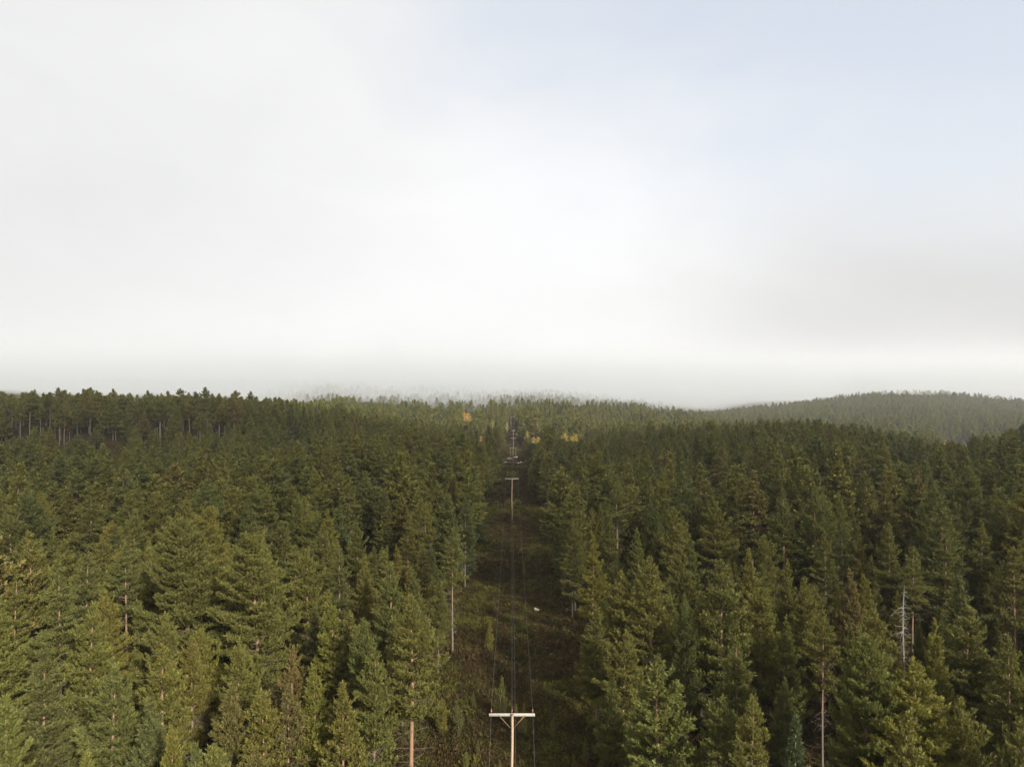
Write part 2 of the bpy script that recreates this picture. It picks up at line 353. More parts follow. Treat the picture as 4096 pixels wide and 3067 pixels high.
def tree_parts(name, g, leaf, bark):
    """crown, trunk (with its limbs) and dead twigs as separate meshes"""
    TB = g['trunk']
    for v, f in zip(g['limbs'].V, g['limbs'].F): TB.F.append(f + TB.n * 0 + _off(TB, v)); TB.V.append(v)
    tm = TB.build(name + '_trunk', bark)
    cm = mesh_np(name + '_crown', g['V'], g['F'], [leaf], tint=g['tint'], brown=g['brown'])
    dm = g['twigs'].build(name + '_twigs', M['twig']) if g['twigs'] else None
    return dict(trunk=tm, crown=cm, twigs=dm, H=g['H'])
def _off(TB, v): return 0
def merge_tubes(A, B):
    if not B.V: return
    V = np.concatenate(B.V); F = np.concatenate(B.F); A.V.append(V); A.F.append(F + A.n); A.n += len(V)
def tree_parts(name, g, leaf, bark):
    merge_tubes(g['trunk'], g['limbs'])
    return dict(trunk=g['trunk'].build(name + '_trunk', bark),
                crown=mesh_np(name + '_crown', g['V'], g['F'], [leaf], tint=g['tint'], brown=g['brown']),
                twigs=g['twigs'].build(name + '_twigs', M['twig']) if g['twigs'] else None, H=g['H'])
def tree_joined(name, g, leaf, bark):
    merge_tubes(g['trunk'], g['limbs'])
    if g['twigs']: merge_tubes(g['trunk'], g['twigs'])
    V, T = g['trunk'].tris(); n = len(V)
    VV = np.concatenate([V, g['V']]); FF = np.concatenate([T, g['F'] + n])
    mi = np.concatenate([np.zeros(len(T)), np.ones(len(g['F']))])
    return mesh_np(name, VV, FF, [bark, leaf], mi, np.concatenate([np.full(len(T), .5), g['tint']]), np.concatenate([np.zeros(len(T)), g['brown']]))

STY = dict(
 young=dict(H=13, cb=.10, Rm=2.7, prof='cone', ws=.52, nb=5, p_lo=18, p_hi=58, curve=.25, trunk_r=.12),
 bushy=dict(H=15, cb=.20, Rm=3.0, prof='oval', ws=.60, nb=5, p_lo=8, p_hi=50, curve=.25, trunk_r=.16, missing=.08),
 tall=dict(H=17, cb=.34, Rm=2.7, prof='cone', ws=.64, nb=5, p_lo=0, p_hi=50, curve=.18, trunk_r=.15, missing=.12),
 old=dict(H=20, cb=.20, Rm=3.5, prof='round', ws=.52, nb=5, p_lo=2, p_hi=48, curve=.26, trunk_r=.24, missing=.20, updir=.9, dens=25, wob=.35),
 high=dict(H=18, cb=.55, Rm=2.5, prof='oval', ws=.62, nb=4, p_lo=0, p_hi=45, curve=.15, trunk_r=.15, missing=.15),
 slim=dict(H=12.5, cb=.30, Rm=1.75, prof='column', ws=.48, nb=5, p_lo=5, p_hi=60, curve=.2, trunk_r=.09, missing=.1),
 lone=dict(H=17, cb=.40, Rm=2.9, prof='oval', ws=.58, nb=5, p_lo=4, p_hi=50, curve=.25, trunk_r=.20, missing=.08),
 spruce=dict(H=16, cb=.10, Rm=2.2, prof='cone', ws=.34, nb=6, p_lo=-12, p_hi=25, curve=-.04, trunk_r=.14, kind='spruce'),
)
def make(style, seed, lod, **over):
    k = dict(STY[style]); k.update(over)
    if lod == 0: k.setdefault('dens', 24); k.update(K=14, slen=.42, wid=.055,  twigs=(70 if style in ('old', 'bushy') else 55) if style != 'spruce' else 25)
    if lod == 1: k.update(dens=k.get('dens', 24) * .5, K=9, slen=.58, wid=.12, twigs=18, sides=5)
    if lod == 2: k.update(dens=k.get('dens', 24) * .17, K=8, slen=.9, wid=.25, twigs=0, limbs=False, sides=4, ws=k['ws'] * 1.3)
    return conifer(seed, **k)
NEAR = {}
sd_ = 11
for st, cnt in (('young', 4), ('bushy', 3), ('tall', 3), ('old', 2), ('high', 2), ('slim', 2), ('lone', 1), ('spruce', 2)):
    NEAR[st] = []
    for i in range(cnt):
        sd_ += 1; g = make(st, sd_, 0)
        NEAR[st].append(tree_parts(f'{st}_pine', g, M['spruce' if st == 'spruce' else 'pine'], M['sprucebark' if st == 'spruce' else 'orangebark' if st == 'lone' else 'pinebark']))

# ------------------------------------------------------------------ ground sheet
def axis_lines(fine_lo, fine_hi, step, lo, hi, g=1.09, mx=90):
    a = list(np.arange(fine_lo, fine_hi + .01, step)); s = step
    v = a[-1]
    while v < hi: s = min(s * g, mx); v += s; a.append(v)
    s = step; v = fine_lo; pre = []
    while v > lo: s = min(s * g, mx); v -= s; pre.append(v)
    return np.array(pre[::-1] + a)
gx = axis_lines(-14, 14, .55, -4800, 4800, 1.07, 150); gy = axis_lines(45, 190, .8, -400, 5200, 1.03, 110)
GX, GY = np.meshgrid(gx, gy)
fine = rng.normal(size=GX.shape)
GZ = ground_z(GX, GY) + np.clip(fine, -2, 2) * .07 * (np.abs(GX) < 20) * (GY < 260)
nx, ny = len(gx), len(gy)
ii = (np.arange(ny - 1)[:, None] * nx + np.arange(nx - 1)[None, :]).ravel()
me = mesh_np('ground', np.stack([GX.ravel(), GY.ravel(), GZ.ravel()], 1), np.stack([ii, ii + 1, ii + nx + 1, ii + nx], 1), [M['ground']], smooth=True)
link('ground', me, kind='structure')

# ------------------------------------------------------------------ power line
F_ = 2731.0                                       # focal length in photo pixels, for measuring places
def xy_of(px, D): return (px - 2048) / F_ * D
POLES = [(0.0, 52.0, -25.25), (0.0, 181.0, -25.2), (0.45, 350.0, -32.9), (0.85, 421.0, -33.7), (1.0, 526.0, -36.2), (0.6, 640.0, -31.0)]
def lathe(T, x, y, zr, sides=10):
    T.add(np.array([[x, y, z] for z, r in zr]), np.array([r for z, r in zr]), sides)
def box_tris(c, s, rot=None):
    v = np.array([[i, j, k] for i in (-.5, .5) for j in (-.5, .5) for k in (-.5, .5)]) * s
    f = np.array([[0, 1, 3, 2], [4, 6, 7, 5], [0, 4, 5, 1], [2, 3, 7, 6], [0, 2, 6, 4], [1, 5, 7, 3]])
    if rot is not None: v = v @ rot.T
    return v + np.array(c), f
def boxes(name, lst, m, bevel=.0):
    V = []; Fq = []; n = 0
    for c, s, *r in lst:
        v, f = box_tris(c, s, r[0] if r else None); V.append(v); Fq.append(f + n); n += 8
    me = mesh_np(name, np.concatenate(V), np.concatenate(Fq), [m])
    if bevel:
        import bmesh
        b = bmesh.new(); b.from_mesh(me); bmesh.ops.bevel(b, geom=b.edges[:], offset=bevel, segments=1, affect='EDGES'); b.to_mesh(me); b.free()
    return me
def insulator(parent, x, y, z):
    T = Tubes(); lathe(T, 0, 0, [(.05, .02), (.07, .055), (.10, .065), (.115, .04), (.15, .04), (.165, .075), (.19, .08), (.205, .045), (.24, .042), (.255, .06), (.28, .062), (.30, .04), (.32, .02)], 12)
    o = link('insulator', T.build('insulator', M['porcelain']), parent, (x, y, z))
    T = Tubes(); T.add([[0, 0, -.09], [0, 0, .07]], [.016, .016], 8); link('pin', T.build('pin', M['metal']), o)
def wooden_pole(x, y, zarm, label, Hbelow=None, legs=(0,), armw=3.5, seed=1, fade=1, braces=True, shaft='polewood', arm='greywood', rad=.105):
    base = gz(x, y); top = CAMZ + zarm; Hh = top - base
    r = np.random.default_rng(seed)
    root = link('power_pole', None, None, (x, y, base), label=label, category='power pole', group='wooden poles of the power line')
    for lx in legs:
        T = Tubes(); zz = np.linspace(-.6, Hh + .10, 44)
        rr = rad * (1.18 - .30 * (zz / Hh)) * (1 + r.normal(size=44) * .018)
        px = .03 * np.sin(zz * .7 + lx); T.add(np.stack([lx + px, np.zeros(44), zz], 1), rr, 14)
        for k in range(34):                                   # knots left from the cut branches
            z = r.uniform(1, Hh - .2); a = r.uniform(3.3, 6.1); q = rad * (1.1 - .3 * z / Hh)
            c = np.array([lx + .03 * math.sin(z * .7 + lx) + math.cos(a) * q * .9, math.sin(a) * q * .9, z]); d = np.array([math.cos(a), math.sin(a), .1])
            T.add([c, c + d * .04], [.028, .018], 6)
        sh = link('shaft', T.build('pole_shaft', M[shaft]), root)
        cp = Tubes(); cp.add([[lx + .03 * math.sin(Hh * .7 + lx), 0, Hh + .102], [lx + .03 * math.sin(Hh * .7 + lx), 0, Hh + .13]], [rad * .95, rad * .9], 14); link('pole_cap', cp.build('pole_cap', M['metal']), root)
    ya = rad + .06                                          # the arm is bolted to the far side
    link('cross_arm', boxes('cross_arm', [((0, ya, Hh - .04), (armw, .11, .20))], M[arm], .012), root)
    if braces:
        for s in (-1, 1):
            a = np.array([s * 1.02, ya - .075, Hh - .03]); b = np.array([s * .1, rad * .6, Hh - 1.02]); d = b - a; L = np.linalg.norm(d)
            ez = d / L; ex = norm(np.cross(ez, [0, 1, 0])); ey = np.cross(ez, ex); rot = np.stack([ex, ey, ez], 1)
            link('brace', boxes('brace', [((a + b) / 2, (.05, .014, L), rot)], M['rust']), root)
    for ix in (-armw / 2 + .17, 0.0, armw / 2 - .17): insulator(root, ix, ya, Hh + .10 + (.04 if ix == 0 else 0))
    return root
LB_ = ['near wooden power pole with a pale cross arm cut off by the bottom edge', 'second power pole standing in the dark heather clearing, whole shaft in view',
       'three-legged power pole frame standing by pale rocks down the clearing', 'fourth power pole rising right above the three-legged frame',
       'small farthest T-shaped power pole on the brown slope', 'hazy two-legged power pole frame at the wood edge, farthest along the line']
for i, (x, y, za) in enumerate(POLES):
    if i == 2: wooden_pole(x, y, za, LB_[i], legs=(-1.25, 0, 1.3), armw=4.0, seed=i, braces=False, shaft='brownwood', rad=.13)
    elif i == 5: wooden_pole(x, y, za, LB_[i], legs=(-1.6, 1.6), armw=4.6, seed=i, braces=False, rad=.13)
    else: wooden_pole(x, y, za, LB_[i], seed=i)
# conductors
def span(a, b, sag, n=28):
    t = np.linspace(0, 1, n)[:, None]; a = np.array(a); b = np.array(b)
    return a + (b - a) * t - np.array([0, 0, 1.]) * sag * 4 * t * (1 - t)
pts_of = lambda off, dz: [(x + off * (1.12 if i == 2 else 1), y + .2, CAMZ + z + dz) for i, (x, y, z) in enumerate(POLES)]
for nm, off, dz, lab in (('left', -1.58, .40, 'thin power line wire over the left ends of the cross arms'), ('mid', .0, .44, 'thin power line wire over the pole tops along the middle'),
                         ('right', 1.58, .40, 'thin power line wire over the right ends of the cross arms'), ('low', .24, -.55, 'lower cable fixed to the right side of the pole shafts')):
    P = pts_of(off, dz); P = [(off + 0.0, -70., CAMZ - 66 + dz)] + P
    chain = []
    for i in range(len(P) - 1):
        L = P[i + 1][1] - P[i][1]; s = span(P[i], P[i + 1], L * .011 if i else 1.2); chain.append(s if i == 0 else s[1:])
    T = Tubes(); T.add(np.concatenate(chain), .007, 5)
    link('power_line_wire', T.build('power_line_wire', M['wire']), label=lab, category='power line', group='wires of the power line')

# ------------------------------------------------------------------ named foreground trees: (photo x, photo y of the tip, height, style, tint, width factor)
G0, OLV, BLU, YEL, BRZ, DRK = (1, 1, 1), (1.06, 1.01, .94), (.95, 1.01, 1.04), (1.18, 1.12, .88), (1.22, 1.0, .92), (.84, .88, .88)
KEYS = [
 (421, 2365, 14, 'bushy', YEL, .85), (171, 2592, 14, 'young', OLV, 1.0), (0, 2396, 15, 'young', G0, 1.0), (452, 2681, 14, 'bushy', G0, 1.0),
 (652, 2592, 14, 'bushy', OLV, .95), (750, 2095, 20, 'old', OLV, 1.0), (840, 2040, 19, 'old', OLV, .85), (1028, 2148, 19, 'old', G0, 1.0),
 (956, 2573, 13, 'bushy', OLV, .8), (924, 2747, 13, 'young', BRZ, 1.0), (595, 2811, 14, 'young', G0, 1.0), (680, 2928, 14, 'young', YEL, .8),
 (1047, 2779, 12.5, 'slim', OLV, 1.1), (1172, 2605, 14, 'bushy', OLV, .8), (1253, 2668, 13.5, 'young', YEL, .9), (1149, 2763, 12.5, 'slim', BLU, .9),
 (13, 2823, 15, 'young', BLU, 1.0), (348, 3016, 14, 'young', G0, .9), (785, 2991, 14, 'young', BLU, .8), (861, 3010, 14, 'slim', G0, 1.0),
 (902, 3016, 13, 'young', G0, .7), (1367, 2744, 14, 'young', OLV, 1.0), (60, 2295, 15, 'tall', OLV, .9), (240, 2250, 17, 'tall', G0, .9),
 (350, 2190, 16, 'tall', OLV, .9), (505, 2180, 16.5, 'high', G0, .9), (600, 2170, 15, 'tall', OLV, .8), (1645, 2393, 17, 'lone', G0, .9),
 (1496, 2605, 14, 'bushy', G0, .85), (1290, 2110, 16, 'bushy', OLV, .85), (1230, 2200, 15.5, 'bushy', G0, .8), (1458, 2231, 14, 'young', OLV, .8),
 (1360, 2190, 15, 'tall', OLV, .8), (1755, 2330, 11, 'slim', DRK, .75), (1560, 2260, 15, 'bushy', G0, .75), (1810, 2120, 16, 'high', G0, .8),
 (1700, 2020, 16, 'high', OLV, .8), (1630, 2040, 15.5, 'tall', OLV, .8), (1540, 1960, 15, 'bushy', OLV, .8), (1430, 2090, 15, 'bushy', YEL, .7),
 (1860, 1990, 16, 'tall', G0, .8), (1745, 1950, 14, 'young', OLV, .8),
 (2385, 2447, 12.8, 'slim', DRK, .9), (2635, 2637, 16, 'bushy', BLU, 1.1), (2604, 2238, 17, 'bushy', G0, .9), (2490, 2301, 15, 'slim', OLV, 1.0),
 (2370, 2150, 16, 'tall', YEL, .8), (2290, 2080, 15, 'bushy', OLV, .8), (2440, 2060, 15, 'young', OLV, .8), (2720, 2150, 15, 'young', G0, .8),
 (3400, 2288, 15, 'young', G0, .8), (3148, 2254, 14, 'young', OLV, .7), (2889, 2257, 18, 'bushy', YEL, .95), (3217, 2320, 14.5, 'bushy', OLV, .75),
 (3040, 2330, 15, 'bushy', YEL, .8), (3290, 2456, 14.5, 'high', OLV, .75), (3501, 2452, 14.5, 'bushy', OLV, .9), (3457, 2560, 17, 'old', BLU, .8), (3735, 2490, 14.5, 'young', YEL, .7),
 (3653, 2650, 16, 'bushy', YEL, 1.1), (3867, 2437, 15, 'bushy', OLV, 1.0), (4032, 2553, 15, 'tall', OLV, 1.0), (3675, 2471, 11, 'young', YEL, .55), (3000, 2210, 15, 'young', OLV, .8),
 (3780, 2130, 16, 'tall', YEL, .9), (3560, 2100, 16.5, 'tall', G0, .8), (3930, 2090, 17, 'tall', OLV, .9), (4060, 2200, 18, 'high', G0, .9), (3650, 2200, 16, 'high', G0, .8),
 (3300, 2120, 15.5, 'tall', OLV, .8), (2960, 2020, 15, 'tall', OLV, .9), (2550, 2120, 14, 'young', G0, .8), (3150, 2490, 12, 'young', DRK, .8), (2950, 2560, 14, 'tall', DRK, .9), (2740, 2420, 14, 'bushy', DRK, .7),
 (3860, 2810, 15, 'bushy', OLV, .8), (3180, 2870, 14, 'spruce', DRK, .9), (2960, 2960, 14, 'young', OLV, .8),
]
def place_tip(px, py, H, iters=14):
    v = (py - 1533.5) / F_; u = (px - 2048) / F_; D = 60.
    for _ in range(iters): D = .5 * D + .5 * (-(gz(u * D, D) + H - CAMZ)) / v if v > 0 else D
    return u * D, D
trees = []                       # every individually built tree: x, y, z, scale, style, variant, rotation, tint, width
for i, (px, py, H, st, tint, wf) in enumerate(KEYS):
    x, D = place_tip(px, py, H)
    trees.append(dict(x=x, y=D, H=H, st=st, v=i % len(NEAR[st]), a=random.uniform(0, 6.28), tint=tint, wf=wf * 1.15, key=True))
kx = np.array([t['x'] for t in trees]); ky = np.array([t['y'] for t in trees]); kw = np.array([STY[t['st']]['Rm'] * t['wf'] for t in trees])

# ------------------------------------------------------------------ where the rest of the forest grows
def clear_half(y): return np.interp(y, [0, 60, 130, 200, 330, 420, 520, 640, 660], [9.5, 8.8, 8.2, 6.8, 6.6, 7.6, 7.2, 4.8, 0])
def vnoise(x, y, s, k=0):
    r = 0
    for i in range(5):
        a = _ph[i, 0] + k * 1.7 + i; kk = 6.283 / (s * (1 + .55 * i))
        r = r + np.sin((x * math.cos(a) + y * math.sin(a)) * kk + _ph[i, 1] * (k + 1)) / 2.2
    return r
def scatter(y0, y1, sp, jit=.62, umax=.86, pad=20):
    ys = np.arange(y0, y1, sp); pts = []
    for j, y in enumerate(ys):
        xm = umax * y + pad; xs = np.arange(-xm, xm, sp) + (j % 2) * sp * .5; pts.append(np.stack([xs, np.full(len(xs), y)], 1))
    p = np.concatenate(pts); p += rng.uniform(-jit, jit, p.shape) * sp; return p
def keep(p):
    x, y = p[:, 0], p[:, 1]; u = x / np.maximum(y, 1)
    k = np.abs(x - np.interp(y, [180, 420], [0, .8])) > clear_half(y) + rng.uniform(-.7, 1.2, len(x))
    bluff = (u < -.46) & (y > 288 + 12 * vnoise(x, y, 60)) & (y < 313) & (rng.random(len(x)) < .7)
    patch = (u > .60) & (u < .72) & (y > 610) & (y < 690)
    k &= ~bluff & ~(patch & (rng.random(len(x)) < .9))
    k &= (vnoise(x, y, 16, 2) < .85) & (rng.random(len(x)) > .06)
    return p[k]
near = keep(scatter(24, 118, 4.5)); mid = keep(scatter(118, 450, 5.7)); far = keep(scatter(450, 1050, 6.4)); vfar = keep(scatter(1050, 2050, 8.4, umax=.82))
def heights(p):
    x, y = p[:, 0], p[:, 1]; n = len(x)
    h = np.where(y < 105, 14.2, 16.6) + 1.6 * vnoise(x, y, 70) + rng.normal(size=n) * 2.3 - np.where(rng.random(n) < .15, 4.5, 0)
    u = x / np.maximum(y, 1)
    h = np.where((u < -.36) & (y > 312) & (y < 400), rng.normal(15.8, 1.9, n), h)
    h = np.where((u < -.30) & (y > 215) & (y < 305), h - 4, h)
    return np.clip(h, 7, 21)
# near fill: leave room round the named trees; trees in front of them stay low so they show
def near_filter(p, h):
    k = np.ones(len(p), bool)
    for i, (x, y) in enumerate(p):
        d = np.hypot(kx - x, ky - y)
        if d.min() < 2.6 or (d < kw + .6).any(): k[i] = False; continue
        # would this tree hide a named tree further back?
        tz = gz(x, y) + h[i] - CAMZ; v = -tz / y; u = x / y
        for j in range(len(kx)):
            if ky[j] > y + .5 and abs(kx[j] / ky[j] - u) < (kw[j] * .7 / ky[j] + 1.3 / y):
                vt = -(gz(kx[j], ky[j]) + trees[j]['H'] - CAMZ) / ky[j]
                lim = vt + .085
                if v < lim:
                    h[i] = -(gz(x, y) - CAMZ) - lim * y
            if h[i] < 5.5: k[i] = False; break
        if not k[i]: continue
    return k
hn = heights(near); kk = near_filter(near, hn); near, hn = near[kk], hn[kk]
inview = (np.abs(near[:, 0] / near[:, 1]) < .78) & (-(ground_z(near[:, 0], near[:, 1]) + hn - CAMZ) / near[:, 1] < .57)
order = np.argsort(np.where(inview, near[:, 1], 1e6))
NPINE = 300
extra = []
budget = NPINE - sum(t['st'] != 'spruce' for t in trees)
used = np.zeros(len(near), bool)
for i in order:
    if budget <= 0 or not inview[i]: break
    x, y = near[i]; h = hn[i]; r_ = random.random()
    st = 'young' if h < 12 else random.choices(['young', 'bushy', 'tall', 'high', 'slim'], [2, 4.5, 2, 1.2, .8])[0]
    tint = random.choice([G0, OLV, OLV, DRK, BLU, YEL, G0])
    trees.append(dict(x=x, y=y, H=h, st=st, v=random.randrange(len(NEAR[st])), a=random.uniform(0, 6.28), tint=tint, wf=random.uniform(.9, 1.18), key=False)); used[i] = True; budget -= 1
near_rest, hn_rest = near[~used], hn[~used]
print('individual trees', len(trees), 'nearest rest', near_rest[:, 1].min() if len(near_rest) else None, 'reach', max(t['y'] for t in trees))

TONE = {G0: 'green', OLV: 'olive green', BLU: 'blue-green', YEL: 'yellow-green', BRZ: 'bronze-tinged', DRK: 'dark green'}
SHAPE = dict(young='pointed bushy', bushy='broad bushy', tall='tall conical', old='big old', high='high-crowned', slim='slender', lone='bare-stemmed orange-barked', spruce='narrow')
def tree_obj(t):
    st = t['st']; src = NEAR[st][t['v']]; s = t['H'] / src['H']; z = gz(t['x'], t['y'])
    px = (t['x'] / t['y'] * .6667 + .5) * 100; py = (.5 + (CAMZ - z - t['H']) / t['y'] * .8905) * 100
    side = 'left of the clearing' if t['x'] < 0 else 'right of the clearing'
    kind = 'spruce' if st == 'spruce' else 'pine'
    lab = f"{SHAPE[st]} {TONE[t['tint']]} {kind} {side}, tip {px:.0f}% across, {py:.0f}% down"
    o = link(kind + '_tree', None, None, (t['x'], t['y'], z), label=lab, category=kind + ' tree', group=('pines' if kind == 'pine' else 'spruces') + ' in the nearest part of the forest')
    o.rotation_euler = (0, 0, t['a']); o.scale = (s * t['wf'], s * t['wf'], s)
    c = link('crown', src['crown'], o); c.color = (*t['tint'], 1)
    tr = link('trunk', src['trunk'], o)
    if src['twigs']: link('dead_branches', src['twigs'], o)
    return o
seen = {}
for t in trees:
    o = tree_obj(t)
    seen.setdefault(o['label'], []).append((t['y'], o))
for lab, q in seen.items():                       # two that would read alike are told apart by which stands in front
    if len(q) > 1:
        q.sort(key=lambda e: e[0])
        for k, (yy, o) in enumerate(q): o['label'] = ('front ' if k == 0 else 'rear ') + lab

# ------------------------------------------------------------------ the rest of the forest: one stuff object, instanced
def gn_scatter(name, P, rot, scl, idx, meshes, **props):
    col_ = bpy.data.collections.new(name + '_source')
    for i, m in enumerate(meshes):
        o = bpy.data.objects.new(f'{i:02d}_{name}_source', m); col_.objects.link(o)
    me = bpy.data.meshes.new(name); me.vertices.add(len(P)); me.vertices.foreach_set('co', np.asarray(P, np.float32).ravel())
    for nm, ty, arr in (('rz', 'FLOAT', rot), ('sc', 'FLOAT_VECTOR', scl), ('ix', 'INT', idx)):
        a = me.attributes.new(nm, ty, 'POINT')
        a.data.foreach_set('vector' if ty == 'FLOAT_VECTOR' else 'value', np.asarray(arr, np.int32 if ty == 'INT' else np.float32).ravel())
    me.update(); ob = link(name, me, **props)
    g = bpy.data.node_groups.new(name, 'GeometryNodeTree')
    g.interface.new_socket('Geometry', in_out='INPUT', socket_type='NodeSocketGeometry'); g.interface.new_socket('Geometry', in_out='OUTPUT', socket_type='NodeSocketGeometry')
    N = lambda t: g.nodes.new(t)
    gi, go, ip, ci = N('NodeGroupInput'), N('NodeGroupOutput'), N('GeometryNodeInstanceOnPoints'), N('GeometryNodeCollectionInfo')
    ci.inputs[0].default_value = col_; ci.inputs['Separate Children'].default_value = True; ci.inputs['Reset Children'].default_value = True
    def attr(nm, ty):
        a = N('GeometryNodeInputNamedAttribute'); a.data_type = ty; a.inputs['Name'].default_value = nm; return a.outputs['Attribute']
    cx = N('ShaderNodeCombineXYZ'); er = N('FunctionNodeEulerToRotation')
    L = g.links.new
    L(attr('rz', 'FLOAT'), cx.inputs[2]); L(cx.outputs[0], er.inputs[0]); L(er.outputs[0], ip.inputs['Rotation'])
    L(attr('sc', 'FLOAT_VECTOR'), ip.inputs['Scale']); L(attr('ix', 'INT'), ip.inputs['Instance Index']); ip.inputs['Pick Instance'].default_value = True
    mp_ = N('GeometryNodeMeshToPoints'); L(gi.outputs[0], mp_.inputs[0]); L(mp_.outputs[0], ip.inputs['Points']); L(ci.outputs[0], ip.inputs['Instance']); L(ip.outputs[0], go.inputs[0])
    md = ob.modifiers.new('scatter', 'NODES'); md.node_group = g
    return ob
MIDM = []; MIDH = []; MIDK = []; FARM = []; FARH = []
for st, cnt in (('young', 4), ('bushy', 5), ('tall', 5), ('high', 4), ('slim', 3), ('spruce', 1)):
    for i in range(cnt):
        sd_ += 1; leaf, bark = (M['spruce'], M['sprucebark']) if st == 'spruce' else (M['pine'], M['pinebark'])
        MIDM.append(tree_joined('mid_tree', make(st, sd_, 1, cb=STY[st]['cb'] * random.uniform(.8, 1.25), ws=STY[st]['ws'] * random.uniform(.85, 1.25), lean=random.uniform(-.03, .03)), leaf, bark)); MIDH.append(STY[st]['H']); MIDK.append(st)
for st, cnt in (('young', 2), ('bushy', 2), ('tall', 3), ('high', 1), ('slim', 1), ('spruce', 1)):
    for i in range(cnt):
        sd_ += 1; leaf, bark = (M['spruce'], M['sprucebark']) if st == 'spruce' else (M['pine'], M['pinebark'])
        FARM.append(tree_joined('far_tree', make(st, sd_, 2), leaf, bark)); FARH.append(STY[st]['H'])
P_all = np.concatenate([near_rest, mid, far, vfar]); H_all = np.concatenate([hn_rest, heights(mid), heights(far), heights(vfar) * 1.15])
x, y = P_all[:, 0], P_all[:, 1]; Zg = ground_z(x, y)
BIRCHES = [
 (1858, 1650, 640, 12, 'orange', 1.0, 'bright orange birch, left one of the pair left of the farthest poles'), (1872, 1652, 642, 12, 'orange', 1.0, 'bright orange birch, right one of the pair left of the farthest poles', 1),
 (1969, 1678, 560, 12, 'lime', .9, 'pale yellow-green pointed birch just left of the farthest T-shaped pole'), (1924, 1744, 470, 8, 'orange', .9, 'small orange birch crown half hidden left of the clearing'),
 (2029, 1690, 590, 9, 'lime', .9, 'yellowing birch at the left edge of the brown slope'),
 (2110, 1726, 500, 10, 'lime', .9, 'pale pointed birch at the right edge of the clearing by the frame'), (2136, 1748, 480, 10, 'gold', 1.0, 'yellow birch, left of two close ones just right of the clearing'),
 (2152, 1746, 482, 10, 'gold', .9, 'yellow birch, right of two close ones just right of the clearing', 1), (2258, 1732, 470, 10, 'gold', 1.0, 'golden birch behind the dark pine crest, leftmost of four'),
 (2288, 1742, 470, 10, 'gold', .8, 'golden birch behind the dark pine crest, second of four', 1), (2302, 1736, 478, 10, 'gold', .8, 'golden birch behind the dark pine crest, third of four'),
 (2325, 1732, 480, 10, 'lime', .7, 'faint yellow birch behind the dark pine crest, rightmost of four', 1),
 (3781, 1758, 640, 9, 'orange', .7, 'small rusty orange birch at the left end of the rocky opening'), (3893, 1775, 650, 9, 'orange', .7, 'small orange-brown birch at the right end of the rocky opening', 1),
 (3600, 1840, 250, 11, 'lime', 1.0, 'half-bare yellowing birch standing in the dark pines on the right'),
]
# the pines standing before the birches and rocks are low enough for these to show
for bx, by, bD, drop in [(b[0], b[1], b[2], 34 if b[1] < 1700 else 26) for b in BIRCHES] + [(3830, 1778, 640, 8), (3870, 1780, 645, 8), (3795, 1770, 640, 8), (2100, 1850, 352, 6), (2070, 1850, 352, 6)]:
    ub_ = (bx - 2048) / F_; vb = (by - 1533.5) / F_ + drop / F_
    m_ = (y < bD + 3) & (y > bD - 260) & (np.abs(x / y - ub_) < 3.0 / bD + 1.6 / y)
    H_all[m_] = np.minimum(H_all[m_], CAMZ - vb * y[m_] - Zg[m_])
ok_ = H_all > 3.5; x, y, Zg, H_all = x[ok_], y[ok_], Zg[ok_], H_all[ok_]
# drop trees that stand wholly behind the canopy seen from anywhere near the camera
u = x / y; slope = (Zg + H_all - CAMZ) / y; o_ = np.argsort(y); ub = np.clip(((u + 1.4) / 2.8 * 560).astype(int), 0, 559); mx = np.full(562, -9.0); kp = np.ones(len(x), bool)
for i in o_:
    b = ub[i]
    if y[i] > 130 and slope[i] < min(mx[b], mx[b + 1]) - .012: kp[i] = False
    s2_ = (Zg[i] + H_all[i] * .8 - CAMZ) / y[i]
    if y[i] > 110 and s2_ > mx[b]: mx[b] = s2_
x, y, Zg, Hh = x[kp], y[kp], Zg[kp], H_all[kp]; n = len(x)
isfar = y > 430; ridge = (x / y < -.34) & (y > 305) & (y < 430)
pm = np.array([{'young': 1.3, 'bushy': 2.2, 'tall': 1.6, 'high': .7, 'slim': .7, 'spruce': .3}[k] for k in MIDK]); pm /= pm.sum()
idx = rng.choice(len(MIDM), n, p=pm); hi_i = [i for i, k in enumerate(MIDK) if k == 'high']; idx = np.where(ridge & (rng.random(n) < .6), rng.choice(hi_i, n), idx)
idf = rng.integers(0, len(FARM), n) + len(MIDM); idx = np.where(isfar, idf, idx)
HB = np.array(MIDH + FARH); s = Hh / HB[idx]; wf = rng.uniform(.95, 1.4, n) * np.where(ridge, 1.15, 1)
print('forest instances', n, 'mid', (~isfar).sum())
gn_scatter('pine_forest', np.stack([x, y, Zg], 1), rng.uniform(0, 6.28, n), np.stack([s * wf, s * wf, s], 1), idx, MIDM + FARM,
           kind='stuff', label='mixed-height pine forest stretching from the clearing back to the foggy hills', category='forest')

